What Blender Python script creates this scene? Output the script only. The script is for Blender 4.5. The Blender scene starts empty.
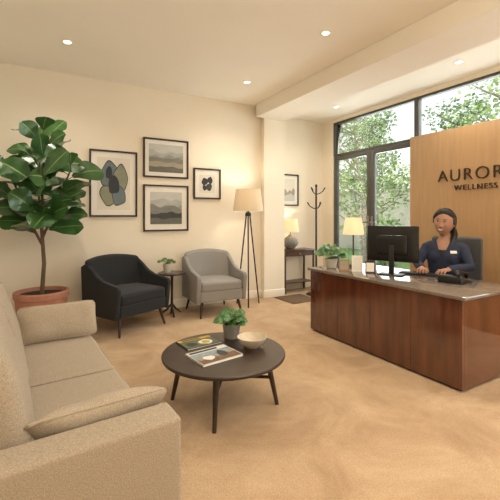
import bpy, bmesh, math, random
from mathutils import Vector, Matrix, noise
from mathutils.bvhtree import BVHTree
PI = math.pi
scene = bpy.context.scene
col = scene.collection
random.seed(7)

# ------------------------------------------------------------------ materials
def hx(s):
    s = s.lstrip('#')
    def l(c):
        c = c/255.0
        return c/12.92 if c <= .04045 else ((c+.055)/1.055)**2.4
    return tuple(l(int(s[i:i+2], 16)) for i in (0, 2, 4)) + (1,)

def mat(name, c1, c2=None, rough=.6, metal=0, nscale=6, stretch=(1, 1, 1), detail=4, bump=0, bscale=200,
        emis=None, es=0, coat=0, spec=.5, sheen=0, contrast=.25, bdist=.004):
    m = bpy.data.materials.new(name); m.use_nodes = True
    nt = m.node_tree; n = nt.nodes; L = nt.links
    b = n['Principled BSDF']
    c1 = hx(c1) if isinstance(c1, str) else c1
    c2 = (hx(c2) if isinstance(c2, str) else c2) if c2 else tuple(v*.88 for v in c1[:3])+(1,)
    tc = n.new('ShaderNodeTexCoord'); mp = n.new('ShaderNodeMapping'); mp.inputs['Scale'].default_value = stretch
    L.new(tc.outputs['Object'], mp.inputs['Vector'])
    nz = n.new('ShaderNodeTexNoise'); nz.inputs['Scale'].default_value = nscale; nz.inputs['Detail'].default_value = detail
    L.new(mp.outputs[0], nz.inputs['Vector'])
    cr = n.new('ShaderNodeValToRGB')
    cr.color_ramp.elements[0].position = .5-contrast; cr.color_ramp.elements[0].color = c2
    cr.color_ramp.elements[1].position = .5+contrast; cr.color_ramp.elements[1].color = c1
    L.new(nz.outputs['Fac'], cr.inputs['Fac']); L.new(cr.outputs['Color'], b.inputs['Base Color'])
    b.inputs['Roughness'].default_value = rough; b.inputs['Metallic'].default_value = metal
    b.inputs['Specular IOR Level'].default_value = spec
    if coat: b.inputs['Coat Weight'].default_value = coat; b.inputs['Coat Roughness'].default_value = .06
    if sheen: b.inputs['Sheen Weight'].default_value = sheen
    if bump:
        n2 = n.new('ShaderNodeTexNoise'); n2.inputs['Scale'].default_value = bscale; n2.inputs['Detail'].default_value = 3
        L.new(tc.outputs['Object'], n2.inputs['Vector'])
        bp = n.new('ShaderNodeBump'); bp.inputs['Strength'].default_value = bump; bp.inputs['Distance'].default_value = bdist
        L.new(n2.outputs['Fac'], bp.inputs['Height']); L.new(bp.outputs['Normal'], b.inputs['Normal'])
    if emis:
        b.inputs['Emission Color'].default_value = hx(emis); b.inputs['Emission Strength'].default_value = es
    return m

def glass_mat():
    m = bpy.data.materials.new('window_glass'); m.use_nodes = True
    nt = m.node_tree; n = nt.nodes; L = nt.links; n.clear()
    o = n.new('ShaderNodeOutputMaterial'); mx = n.new('ShaderNodeMixShader'); t = n.new('ShaderNodeBsdfTransparent')
    g = n.new('ShaderNodeBsdfGlossy'); g.inputs['Roughness'].default_value = .02
    t.inputs['Color'].default_value = (.97, .99, .98, 1)
    f = n.new('ShaderNodeFresnel'); f.inputs['IOR'].default_value = 1.35
    L.new(f.outputs[0], mx.inputs[0]); L.new(t.outputs[0], mx.inputs[1]); L.new(g.outputs[0], mx.inputs[2]); L.new(mx.outputs[0], o.inputs[0])
    return m

def carpet_mat():
    m = mat('carpet', '#cbae8b', '#a98a69', rough=.95, nscale=1.9, detail=12, bump=.8, bscale=150, sheen=.1, contrast=.18, bdist=.010, spec=.1)
    nt = m.node_tree; n = nt.nodes; L = nt.links
    nz = [x for x in n if x.type == 'TEX_NOISE' and abs(x.inputs['Scale'].default_value-1.9) < .01][0]
    nz.inputs['Distortion'].default_value = .6; nz.inputs['Roughness'].default_value = .70
    cr = [x for x in n if x.type == 'VALTORGB'][0]
    b = n['Principled BSDF']
    n3 = n.new('ShaderNodeTexNoise'); n3.inputs['Scale'].default_value = 110; n3.inputs['Detail'].default_value = 4; n3.inputs['Roughness'].default_value = .6
    tc = [x for x in n if x.type == 'TEX_COORD'][0]; L.new(tc.outputs['Object'], n3.inputs['Vector'])
    mr = n.new('ShaderNodeMapRange'); mr.inputs[1].default_value = .3; mr.inputs[2].default_value = .7; mr.inputs[3].default_value = .82; mr.inputs[4].default_value = 1.12
    L.new(n3.outputs['Fac'], mr.inputs[0])
    mx = n.new('ShaderNodeVectorMath'); mx.operation = 'SCALE'
    L.new(cr.outputs['Color'], mx.inputs[0]); L.new(mr.outputs[0], mx.inputs['Scale']); L.new(mx.outputs[0], b.inputs['Base Color'])
    return m

def shade_mat(name, c, e, es):
    m = bpy.data.materials.new(name); m.use_nodes = True
    nt = m.node_tree; n = nt.nodes; L = nt.links; n.clear()
    o = n.new('ShaderNodeOutputMaterial'); a = n.new('ShaderNodeAddShader'); mx = n.new('ShaderNodeMixShader')
    d = n.new('ShaderNodeBsdfDiffuse'); t = n.new('ShaderNodeBsdfTranslucent'); em = n.new('ShaderNodeEmission')
    tc = n.new('ShaderNodeTexCoord'); nz = n.new('ShaderNodeTexNoise'); nz.inputs['Scale'].default_value = 90
    cr = n.new('ShaderNodeValToRGB'); cr.color_ramp.elements[0].color = tuple(v*.85 for v in hx(c)[:3])+(1,); cr.color_ramp.elements[1].color = hx(c)
    L.new(tc.outputs['Object'], nz.inputs['Vector']); L.new(nz.outputs['Fac'], cr.inputs[0])
    L.new(cr.outputs[0], d.inputs['Color']); L.new(cr.outputs[0], t.inputs['Color'])
    em.inputs['Color'].default_value = hx(e); em.inputs['Strength'].default_value = es
    mx.inputs[0].default_value = .3
    L.new(d.outputs[0], mx.inputs[1]); L.new(t.outputs[0], mx.inputs[2]); L.new(mx.outputs[0], a.inputs[0]); L.new(em.outputs[0], a.inputs[1]); L.new(a.outputs[0], o.inputs[0])
    return m

M = {}
M['wall'] = mat('wall_paint', '#ece2d0', '#e9deca', rough=.85, nscale=2, bump=.05, bscale=300, spec=.2)
M['ceil'] = mat('ceiling_paint', '#f4eee3', '#f1eade', rough=.9, nscale=2, spec=.2)
M['trim'] = mat('white_trim', '#f5eee0', '#f1e9da', rough=.5)
M['carpet'] = carpet_mat()
M['sofa'] = mat('sofa_linen', '#b0a28f', '#92836f', rough=.95, nscale=230, bump=.5, bscale=430, sheen=.1, contrast=.17, spec=.15)
M['pillow'] = mat('pillow_linen', '#b6a895', '#998a76', rough=.95, nscale=230, bump=.5, bscale=430, sheen=.1, contrast=.17, spec=.15)
M['charcoal'] = mat('charcoal_wool', '#303133', '#242527', rough=.9, nscale=140, bump=.4, bscale=400, sheen=.1, spec=.15)
M['grey'] = mat('grey_wool', '#9a9793', '#86837f', rough=.9, nscale=140, bump=.4, bscale=400, sheen=.1, spec=.15)
M['darkwood'] = mat('dark_walnut', '#37261d', '#241812', rough=.35, nscale=9, stretch=(1, 8, 8), detail=6, coat=.2)
M['brownwood'] = mat('brown_walnut', '#5a3b28', '#40281a', rough=.35, nscale=9, stretch=(1, 8, 8), detail=6, coat=.2)
M['legwood'] = mat('leg_wood', '#402a1c', '#2b1a11', rough=.4, nscale=12, stretch=(6, 6, 1))
M['deskwood'] = mat('mahogany_veneer', '#6e3e29', '#3f2113', rough=.10, nscale=3, stretch=(4, 4, .6), detail=10, coat=1, contrast=.30)
M['desktop'] = mat('polished_stone_top', '#7f7469', '#685e54', rough=.12, nscale=60, detail=6, coat=.3)
M['plinth'] = mat('black_plinth', '#1c1714', '#15110e', rough=.6)
M['oak'] = mat('oak_veneer', '#bd9a72', '#a8845c', rough=.45, nscale=3.5, stretch=(8, 8, .5), detail=8, contrast=.35)
M['bronze'] = mat('dark_bronze_letter', '#43352b', '#372b22', rough=.4, metal=.3)
M['frame'] = mat('dark_window_frame', '#55534f', '#4a4844', rough=.45)
M['glass'] = glass_mat()
M['black'] = mat('matte_black', '#161616', '#101010', rough=.45)
M['gloss_black'] = mat('gloss_black', '#0c0c0e', '#09090b', rough=.18)
M['picframe'] = mat('picture_frame_black', '#221a15', '#17110d', rough=.4)
M['passe'] = mat('mount_board', '#e9e4da', '#e2dcd0', rough=.8)
M['terracotta'] = mat('terracotta', '#bb8670', '#a5715b', rough=.8, nscale=12, bump=.2, bscale=60)
M['soil'] = mat('soil', '#33251b', '#1f150f', rough=1, nscale=60, bump=.8, bscale=80)
M['leaf'] = mat('fig_leaf', '#456e38', '#2b4d27', rough=.32, nscale=5, coat=.2)
M['rib'] = mat('leaf_rib', '#83a060', '#6f8d50', rough=.4)
M['leaf2'] = mat('pot_plant_leaf', '#4b7a3c', '#305a28', rough=.4, nscale=9)
M['bark'] = mat('bark', '#6f5a45', '#4f3e2d', rough=.9, nscale=20, stretch=(1, 1, .3), bump=.5, bscale=50)
M['whitepot'] = mat('white_ceramic', '#cfc9be', '#c2bcb0', rough=.35)
M['greypot'] = mat('grey_ceramic', '#85827c', '#6e6b65', rough=.5, nscale=14)
M['bowl'] = mat('cream_bowl', '#cfc2ac', '#bcae97', rough=.5, nscale=20)
M['shade'] = shade_mat('linen_shade', '#cdbfa6', '#ffdcb0', .18)
M['shade2'] = shade_mat('linen_shade_small', '#cfc0a4', '#ffd9a8', .5)
M['bulb'] = mat('bulb', '#fff2d8', None, emis='#ffe2b8', es=6)
M['lens'] = mat('downlight_lens', '#fff6e6', None, emis='#fff0d8', es=10)
M['skin'] = mat('skin', '#a97f66', '#a1775f', rough=.6, nscale=12, spec=.3)
M['hair'] = mat('black_hair', '#17110f', '#0d0908', rough=.5, nscale=30, stretch=(6, 1, 1))
M['navy'] = mat('navy_suiting', '#232b42', '#1b2236', rough=.8, nscale=80, bump=.15, bscale=500)
M['blouse'] = mat('dark_blouse', '#141822', '#10131c', rough=.7)
M['lip'] = mat('lips', '#94554c', '#894c44', rough=.5)
M['tooth'] = mat('teeth', '#efe9df', None, rough=.4)
M['eyew'] = mat('eye_white', '#cfc6bb', None, rough=.3)
M['iris'] = mat('iris', '#22130b', None, rough=.15)
M['paper'] = mat('paper', '#ece7dc', '#e2dccf', rough=.8)
M['cardtan'] = mat('kraft_card', '#a8825e', '#967250', rough=.8)
M['chairfab'] = mat('office_chair_fabric', '#55575a', '#47484b', rough=.8, nscale=80)
M['steel'] = mat('brushed_steel', '#9a9a98', '#8a8a88', rough=.3, metal=.9)
M['key'] = mat('key_caps', '#2a2b2d', '#222325', rough=.6)
M['mat'] = mat('doormat_coir', '#6f5a42', '#574430', rough=1, nscale=80, bump=.7, bscale=160)
M['slab'] = mat('patio_stone', '#b8b2a5', '#a29c8f', rough=.8, nscale=4)
M['lawn'] = mat('lawn', '#87a062', '#68854a', rough=1, nscale=30, bump=.6, bscale=60)
M['leafout'] = mat('tree_leaf', '#b2c580', '#87a35b', rough=.6, nscale=3)
M['leafout2'] = mat('tree_leaf_dark', '#8fa86f', '#688852', rough=.6, nscale=3)
M['birch'] = mat('pale_bark', '#a79c8a', '#6f6556', rough=.8, nscale=10, stretch=(1, 1, 4))
M['render'] = mat('garden_wall_render', '#cfc9bc', '#beb7a8', rough=.9, nscale=3)

# ------------------------------------------------------------------ mesh helpers
def obj(name, bm, m, parent=None, smooth=35, loc=None, rot=None):
    me = bpy.data.meshes.new(name)
    bmesh.ops.recalc_face_normals(bm, faces=bm.faces[:]) if smooth is not None else None
    bm.to_mesh(me); bm.free()
    for x in (m if isinstance(m, (list, tuple)) else [m]): me.materials.append(x)
    if smooth:
        me.polygons.foreach_set('use_smooth', [True]*len(me.polygons))
        try: me.set_sharp_from_angle(angle=math.radians(smooth))
        except Exception: pass
    o = bpy.data.objects.new(name, me); col.objects.link(o)
    if parent: o.parent = parent
    if loc: o.location = loc
    if rot: o.rotation_euler = rot
    return o

def tag(o, label, cat, group=None):
    o['label'] = label; o['category'] = cat
    if group: o['group'] = group
    return o

def thing(name, label, cat, loc=(0, 0, 0), rz=0, group=None):
    o = bpy.data.objects.new(name, None); o.empty_display_size = .1; col.objects.link(o)
    o.location = loc; o.rotation_euler = (0, 0, rz)
    return tag(o, label, cat, group)

def struct(name, bm, m, parent=None, smooth=35):
    o = obj(name, bm, m, parent, smooth)
    if parent is None: o['kind'] = 'structure'
    return o

def merge(bm, tmp, T=None, mi=0):
    if T is not None: bmesh.ops.transform(tmp, matrix=T, verts=tmp.verts[:])
    for f in tmp.faces:
        if mi: f.material_index = mi
    me = bpy.data.meshes.new('tmp'); tmp.to_mesh(me); tmp.free(); bm.from_mesh(me); bpy.data.meshes.remove(me)

def box(bm, lo, hi, bev=0, seg=2, T=None, mi=0):
    t = bmesh.new(); bmesh.ops.create_cube(t, size=1)
    lo = Vector(lo); hi = Vector(hi); s = hi-lo; c = (hi+lo)/2
    for v in t.verts: v.co = Vector((v.co.x*s.x, v.co.y*s.y, v.co.z*s.z))+c
    if bev: bmesh.ops.bevel(t, geom=t.edges[:], offset=bev, segments=seg, profile=.5, affect='EDGES')
    merge(bm, t, T, mi); return bm

def B(lo, hi, bev=0, seg=2, T=None):
    return box(bmesh.new(), lo, hi, bev, seg, T)

def soft(size, r, puff=0, k=4, mid=10, fn=None, T=None, bm=None):
    """rounded cushion centred at origin"""
    N = 2*k+mid
    hs = [s/2 for s in size]
    def remap(u, h):
        i = round((u+.5)*N)
        if i < k: return -h + r*(i/k)
        if i > N-k: return h - r*((N-i)/k)
        return -h+r+(2*h-2*r)*((i-k)/mid)
    t = bmesh.new(); bmesh.ops.create_cube(t, size=1)
    bmesh.ops.subdivide_edges(t, edges=t.edges[:], cuts=N-1, use_grid_fill=True)
    for v in t.verts:
        p = Vector([remap(v.co[a], hs[a]) for a in range(3)])
        q = Vector([max(-hs[a]+r, min(hs[a]-r, p[a])) for a in range(3)])
        d = p-q
        if d.length > 1e-9: p = q+d.normalized()*r
        u, w = p.x/hs[0], p.y/hs[1]
        g = max(0, 1-u*u)*max(0, 1-w*w)
        p.z += puff*g*(1 if p.z > 0 else -1)
        if fn: p = fn(p)
        v.co = p
    if bm is None: bm = bmesh.new()
    merge(bm, t, T); return bm

def lathe(bm, prof, c=(0, 0, 0), seg=28, T=None, mi=0):
    t = bmesh.new(); rings = []
    for r, z in prof:
        if r < 1e-6: rings.append([t.verts.new((0, 0, z))])
        else: rings.append([t.verts.new((r*math.cos(2*PI*i/seg), r*math.sin(2*PI*i/seg), z)) for i in range(seg)])
    for a, b in zip(rings, rings[1:]):
        for i in range(seg):
            j = (i+1) % seg
            if len(a) == 1 and len(b) == 1: continue
            if len(a) == 1: t.faces.new((a[0], b[i], b[j]))
            elif len(b) == 1: t.faces.new((a[i], a[j], b[0]))
            else: t.faces.new((a[i], a[j], b[j], b[i]))
    for v in t.verts: v.co += Vector(c)
    merge(bm, t, T, mi); return bm

def tube(bm, pts, rads, seg=12, rnd=False, squash=1, mi=0):
    pts = [Vector(p) for p in pts]
    if not isinstance(rads, (list, tuple)): rads = [rads]*len(pts)
    rads = list(rads)
    if rnd:
        d0 = (pts[0]-pts[1]).normalized(); d1 = (pts[-1]-pts[-2]).normalized()
        r0, r1 = rads[0], rads[-1]
        A = [(pts[0]+d0*r0*math.sin(a), r0*math.cos(a)) for a in (1.45, 1.0, .5)]
        Z = [(pts[-1]+d1*r1*math.sin(a), r1*math.cos(a)) for a in (.5, 1.0, 1.45)]
        pts = [a[0] for a in A]+pts+[z[0] for z in Z]; rads = [a[1] for a in A]+rads+[z[1] for z in Z]
    t = bmesh.new(); rings = []; n = len(pts)
    tan = []
    for i in range(n):
        a = pts[max(0, i-1)]; b = pts[min(n-1, i+1)]; tan.append((b-a).normalized())
    ref = Vector((0, 0, 1)) if abs(tan[0].z) < .9 else Vector((1, 0, 0))
    u = (ref-tan[0]*ref.dot(tan[0])).normalized()
    for i in range(n):
        u = (u-tan[i]*u.dot(tan[i])); u = u.normalized() if u.length > 1e-6 else tan[i].orthogonal().normalized()
        w = tan[i].cross(u)
        rings.append([t.verts.new(pts[i]+(u*math.cos(2*PI*k/seg)*squash+w*math.sin(2*PI*k/seg))*rads[i]) for k in range(seg)])
    for a, b in zip(rings, rings[1:]):
        for k in range(seg):
            t.faces.new((a[k], a[(k+1) % seg], b[(k+1) % seg], b[k]))
    t.faces.new(rings[0][::-1]); t.faces.new(rings[-1])
    merge(bm, t, None, mi); return bm

def loft(bm, rings, seg=28):
    t = bmesh.new(); R = []
    for z, rx, ry, y in rings:
        R.append([t.verts.new((rx*math.cos(2*PI*k/seg), y+ry*math.sin(2*PI*k/seg), z)) for k in range(seg)])
    for a, b in zip(R, R[1:]):
        for k in range(seg): t.faces.new((a[k], a[(k+1) % seg], b[(k+1) % seg], b[k]))
    t.faces.new(R[0][::-1]); t.faces.new(R[-1]); merge(bm, t); return bm

def ell(bm, c, r, seg=16, T=None):
    t = bmesh.new(); bmesh.ops.create_uvsphere(t, u_segments=seg, v_segments=seg//2+2, radius=1)
    for v in t.verts: v.co = Vector((v.co.x*r[0]+c[0], v.co.y*r[1]+c[1], v.co.z*r[2]+c[2]))
    merge(bm, t, T); return bm

def prism(bm, poly, x0, x1, bev=0, seg=3, T=None, mi=0):
    t = bmesh.new()
    A = [t.verts.new((x0, a, b)) for a, b in poly]; C = [t.verts.new((x1, a, b)) for a, b in poly]
    n = len(poly)
    t.faces.new(A); t.faces.new(C[::-1])
    for i in range(n): t.faces.new((A[i], C[i], C[(i+1) % n], A[(i+1) % n]))
    bmesh.ops.recalc_face_normals(t, faces=t.faces[:])
    if bev: bmesh.ops.bevel(t, geom=t.edges[:], offset=bev, segments=seg, profile=.5, affect='EDGES')
    merge(bm, t, T, mi); return bm

def remeshed(bm, voxel, it=3, fac=.5):
    me = bpy.data.meshes.new('t'); bmesh.ops.recalc_face_normals(bm, faces=bm.faces[:]); bm.to_mesh(me); bm.free()
    o = bpy.data.objects.new('t', me); col.objects.link(o)
    r = o.modifiers.new('r', 'REMESH'); r.mode = 'VOXEL'; r.voxel_size = voxel
    s = o.modifiers.new('s', 'SMOOTH'); s.factor = fac; s.iterations = it
    dg = bpy.context.evaluated_depsgraph_get(); dg.update()
    m2 = bpy.data.meshes.new_from_object(o.evaluated_get(dg))
    out = bmesh.new(); out.from_mesh(m2)
    bpy.data.objects.remove(o); bpy.data.meshes.remove(me); bpy.data.meshes.remove(m2)
    return out

def leaf(bm, base, d, nrm, L, W, droop=.3, shape='ob', rib=True, n=7, fold=.15):
    d = Vector(d).normalized(); nrm = Vector(nrm); nrm = (nrm-d*nrm.dot(d)); nrm = nrm.normalized() if nrm.length > 1e-4 else d.orthogonal().normalized()
    s = d.cross(nrm); base = Vector(base); rows = []
    cols = (-1, -.55, -.05, .05, .55, 1) if rib else (-1, 0, 1)
    for i in range(n+1):
        t = i/n
        if shape == 'ob': w = W*(.14+.86*math.sin(PI*min(1, t**1.25)*.94)) if t < .97 else W*.22
        else: w = W*math.sin(PI*(t*.96+.02))
        c = base+d*L*t*(1-.1*droop*t)-Vector((0, 0, 1))*droop*L*t*t*.6
        rows.append([bm.verts.new(c+s*w*k+nrm*(fold*w*abs(k)+.06*W*math.sin(t*16)*abs(k))) for k in cols])
    for a, b in zip(rows, rows[1:]):
        for k in range(len(cols)-1):
            f = bm.faces.new((a[k], a[k+1], b[k+1], b[k]))
            if rib and k == 2: f.material_index = 1

# ------------------------------------------------------------------ camera
cam = bpy.data.cameras.new('camera'); co = bpy.data.objects.new('camera', cam); col.objects.link(co)
co.location = (0, 0, 1.3); co.rotation_euler = (PI/2, 0, -math.radians(29.8))
cam.sensor_width = 36; cam.sensor_fit = 'HORIZONTAL'; cam.lens = 36*369/500; cam.shift_y = -34/500; cam.clip_start = .05
scene.camera = co

# ------------------------------------------------------------------ room shell
YB, XR, ZC, YN = 5.06, 4.65, 3.05, 5.35
struct('floor', B((-.9, -3.3, -.1), (4.8, 5.5, 0)), M['carpet'])
struct('ceiling', B((-.9, -3.3, ZC), (4.8, 5.5, ZC+.12)), M['ceil'])
struct('wall_back', B((-.9, YB, 0), (3.1, 5.5, ZC)), M['wall'])
struct('wall_pier', B((3.1, 4.96, 0), (3.49, 5.5, ZC)), M['wall'])
struct('wall_nook', B((3.49, YN, 0), (4.8, 5.5, ZC)), M['wall'])
struct('wall_left', B((-.9, -3.3, 0), (-.75, YB, ZC)), M['wall'])
struct('wall_rear', B((-.75, -3.3, 0), (4.65, -3.15, ZC)), M['wall'])
bm = bmesh.new()
box(bm, (XR, 5.08, 0), (4.8, YN, ZC)); box(bm, (XR, -3.3, 0), (4.8, -1.0, ZC)); box(bm, (XR, -1.0, 2.99), (4.8, 5.08, ZC))
struct('wall_right', bm, M['wall'])
struct('trim_1', B((2.95, -3.15, 2.85), (3.49, 4.96, ZC), .004, 1), M['ceil'])
def baseboard(name, lo, hi):
    struct(name, B(lo, hi, .006, 2), M['trim'])
baseboard('baseboard_back', (-.75, YB-.018, 0), (3.1, YB, .12))
baseboard('baseboard_pier', (3.082, 4.942, 0), (3.49, 4.96, .12))
baseboard('baseboard_nook', (3.49, YN-.018, 0), (4.63, YN, .12))
baseboard('baseboard_left', (-.75, -3.15, 0), (-.732, YB-.018, .12))

def window(name, y0, y1, z0, z1, transom=None, x=4.70):
    e = bpy.data.objects.new(name, None); col.objects.link(e); e['kind'] = 'structure'; e.location = (x, (y0+y1)/2, z0)
    w = (y1-y0)/2; h = z1-z0; f = .036; bm = bmesh.new()
    box(bm, (-.04, -w, 0), (.04, -w+f, h), .004, 1); box(bm, (-.04, w-f, 0), (.04, w, h), .004, 1)
    box(bm, (-.04, -w+f, 0), (.04, w-f, f), .004, 1); box(bm, (-.04, -w+f, h-f), (.04, w-f, h), .004, 1)
    if transom: box(bm, (-.04, -w+f, transom-z0-.03), (.04, w-f, transom-z0+.03), .004, 1)
    obj('window_frame', bm, M['frame'], e)
    obj('pane', B((-.006, -w+f, f), (.006, w-f, h-f)), M['glass'], e)
window('window_1', 3.38, 5.08, 2.38, 2.99)
window('window_2', 1.2, 3.38, 0, 2.99, 2.40)
window('window_3', -1.0, 1.2, 0, 2.99, 2.40)
def door(name, y0, y1, hs):
    e = bpy.data.objects.new(name, None); col.objects.link(e); e['kind'] = 'structure'; e.location = (4.70, (y0+y1)/2, 0)
    w = (y1-y0)/2-.003; f = .075; h = 2.375; bm = bmesh.new()
    box(bm, (-.03, -w, .01), (.03, -w+f, h), .005, 2); box(bm, (-.03, w-f, .01), (.03, w, h), .005, 2)
    box(bm, (-.03, -w+f, .01), (.03, w-f, .16), .005, 2); box(bm, (-.03, -w+f, h-f), (.03, w-f, h), .005, 2)
    obj('door_frame', bm, M['frame'], e)
    obj('pane', B((-.006, -w+f, .16), (.006, w-f, h-f)), M['glass'], e)
    hb = bmesh.new(); yy = hs*(w-f/2)
    box(hb, (-.04, yy-.02, 1.0), (-.03, yy+.02, 1.30), .004, 1)
    tube(hb, [(-.035, yy, 1.2), (-.08, yy, 1.2), (-.085, yy-hs*.03, 1.2), (-.085, yy-hs*.13, 1.2)], .012, 10)
    obj('door_handle', hb, M['steel'], e)
door('door_1', 4.23, 5.08, -1)
door('door_2', 3.38, 4.23, 1)

# ------------------------------------------------------------------ outside
struct('ground_patio', B((4.8, -4, -.14), (7.0, 12, -.06)), M['slab'])
struct('ground_lawn', B((7.0, -4, -.14), (16, 16, -.07)), M['lawn'])
def foliage(bm, c, R, n, s, rng):
    for _ in range(n):
        while True:
            p = Vector((rng.uniform(-1, 1), rng.uniform(-1, 1), rng.uniform(-1, 1)))
            if p.length < 1: break
        p = Vector((p.x*R[0], p.y*R[1], p.z*R[2]))+Vector(c)
        d = Vector((rng.uniform(-1, 1), rng.uniform(-1, 1), rng.uniform(-.8, .5))).normalized(); q = d.orthogonal().normalized()
        q.rotate(Matrix.Rotation(rng.uniform(0, 6.28), 3, d)); L = s*rng.uniform(.7, 1.3)
        a, b2, c2, e = p, p+d*L*.5+q*L*.3, p+d*L, p+d*L*.5-q*L*.3
        bm.faces.new([bm.verts.new(v) for v in (a, b2, c2, e)])
def tree(loc, h, label, bark, lm, seed, spread=.8, n=1500, s=.1):
    rng = random.Random(seed); e = thing('garden_tree', label, 'tree', loc, 0, 'trees in the garden outside')
    tb = bmesh.new(); fb = bmesh.new()
    top = Vector((rng.uniform(-.2, .2), rng.uniform(-.2, .2), h*.8))
    tube(tb, [(0, 0, 0), (.04, .03, h*.35), top*.8, top], [.06, .048, .03, .01], 10)
    for i in range(16):
        z = h*(.2+.6*i/16); a = i*2.4+rng.random(); L = spread*(1-.35*i/16)*rng.uniform(.7, 1.1)
        b0 = Vector((top.x*z/top.z, top.y*z/top.z, z)); b1 = b0+Vector((math.cos(a)*L*.5, math.sin(a)*L*.5, .25*L)); b2 = b0+Vector((math.cos(a)*L, math.sin(a)*L, .6*L))
        tube(tb, [b0, b1, b2], [.024, .016, .007], 6)
        foliage(fb, b2, (.38, .38, .36), n//26, s, rng); foliage(fb, b1, (.34, .34, .3), n//34, s, rng)
    foliage(fb, top, (.5, .5, .4), n//10, s, rng)
    obj('trunk', tb, bark, e); obj('foliage', fb, lm, e, smooth=None)
tree((6.3, 5.9, -.06), 4.4, 'slender tree with pale bark seen through the upper pane over the glass doors', M['birch'], M['leafout'], 1, .75, 1200, .075)
tree((8.9, 5.1, -.07), 4.9, 'leafy green garden tree seen just left of the tall oak panel', M['bark'], M['leafout2'], 2, .85, 2600, .10)
tree((6.5, 3.1, -.06), 4.5, 'pale barked tree rising above the left end of the oak panel', M['birch'], M['leafout'], 3, .8, 1000, .075)
tree((9.4, 8.6, -.07), 5.4, 'taller garden tree far behind the glass doors', M['bark'], M['leafout2'], 4, .95, 3000, .12)
tree((9.3, 2.1, -.07), 5.6, 'farthest tree above the right end of the window', M['bark'], M['leafout'], 5, .95, 2600, .12)
for i, (x, y, r, lb) in enumerate([(8.3, 7.0, .6, 'round shrub on the lawn, seen through the left glass door'), (7.0, 4.5, .45, 'low bushy shrub on the lawn next to the oak panel edge'), (10.6, 7.0, .7, 'shrub in front of the garden wall behind the other shrubs')]):
    rng = random.Random(50+i); fb = bmesh.new(); foliage(fb, (0, 0, r*1.15), (r, r, r*1.13), 1500, .12, rng)
    e = thing('garden_shrub', lb, 'shrub', (x, y, -.07)); sb = bmesh.new(); tube(sb, [(0, 0, 0), (0, 0, r)], [.04, .02], 8)
    obj('stem', sb, M['bark'], e); obj('foliage', fb, M['leafout2'], e, smooth=None)
gw = thing('garden_wall', 'pale rendered wall at the far side of the garden', 'garden wall', (11.6, 7, -.07))
obj('wall_body', B((-.1, -9, 0), (.1, 9, 2.3)), M['render'], gw); obj('coping', B((-.15, -9, 2.3), (.15, 9, 2.37), .01, 1), M['slab'], gw)
rng = random.Random(90); fb = bmesh.new()
for i in range(34): foliage(fb, (rng.uniform(-.3, .3), -8+i*.5, rng.uniform(1.4, 3.1)), (.7, .7, .7), 220, .18, rng)
hd = thing('tall_hedge', 'tall dense hedge rising behind the pale garden wall', 'hedge', (12.9, 7, -.07))
obj('foliage', fb, M['leafout'], hd, smooth=None)
for i in range(9):
    sb = bmesh.new(); tube(sb, [(0, -8+i*2, 0), (0, -8+i*2, 2.2)], [.07, .03], 8); obj('stem', sb, M['bark'], hd)

# ------------------------------------------------------------------ pictures on the walls
def blob(cx, cz, rx, rz, p=0, n=26, seed=0, w=.12):
    return [(cx+rx*math.cos(2*PI*i/n+p)*(1+w*math.sin(2*2*PI*i/n+seed)), cz+rz*math.sin(2*PI*i/n+p)*(1+w*math.cos(3*2*PI*i/n+seed*1.7))) for i in range(n)]
def flat(bm, poly, y, mi):
    f = bm.faces.new([bm.verts.new((a, y, b)) for a, b in poly]); f.material_index = mi
    f.normal_update()
    if f.normal.y > 0: f.normal_flip()
def picture(label, x0, x1, z0, z1, mount, base, shapes, mats, y=YB, fw=.022):
    e = thing('framed_print', label, 'picture', ((x0+x1)/2, y, z0), 0, 'framed prints')
    w, h = (x1-x0)/2, z1-z0; bm = bmesh.new()
    for lo, hi in (((-w, -.03, 0), (-w+fw, 0, h)), ((w-fw, -.03, 0), (w, 0, h)), ((-w+fw, -.03, 0), (w-fw, 0, fw)), ((-w+fw, -.03, h-fw), (w-fw, 0, h))):
        box(bm, lo, hi, .002, 1)
    obj('picture_frame', bm, M['picframe'], e)
    obj('mount', B((-w+fw, -.012, fw), (w-fw, 0, h-fw)), M['passe'], e)
    pb = bmesh.new(); iw, z_0, z_1 = w-fw-mount, fw+mount, h-fw-mount
    flat(pb, [(-iw, z_0), (iw, z_0), (iw, z_1), (-iw, z_1)], -.014, 0)
    for k, (poly, mi) in enumerate(shapes):
        flat(pb, [(max(-iw, min(iw, a*iw)), z_0+(z_1-z_0)*max(0, min(1, b))) for a, b in poly], -.0145-.0004*k, mi)
    obj('print', pb, [base]+mats, e, smooth=None)
def ridge(z, amp, seed, n=30, zb=0):
    return [(-1, zb)]+[(-1+2*i/n, z+amp*noise.noise(Vector((i*.13, seed, 0)))) for i in range(n+1)]+[(1, zb)]
def wash(name, c, k=.16):
    c1 = hx(c); return mat(name, c, tuple(v*(1-k) for v in c1[:3])+(1,), rough=.8, nscale=7, stretch=(1, 1, 3), detail=5)
ink = wash('ink_charcoal', '#393c41'); blue = wash('ink_blue_grey', '#6f7c80'); sage = wash('ink_sage', '#8d8f78')
cream = wash('print_paper', '#dcd5c6', .05); sand = wash('ink_sand', '#a69c88', .2); fog = wash('ink_fog', '#c4c4be', .12); dark = wash('ink_dark', '#474846', .35)
mist = wash('ink_mist', '#b3b3ad', .2); mist2 = wash('ink_mist_deeper', '#9e9e98', .25); stone = wash('ink_stone', '#87867f', .3); moss = wash('ink_moss', '#6f6f66', .35)
ab = []
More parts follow.
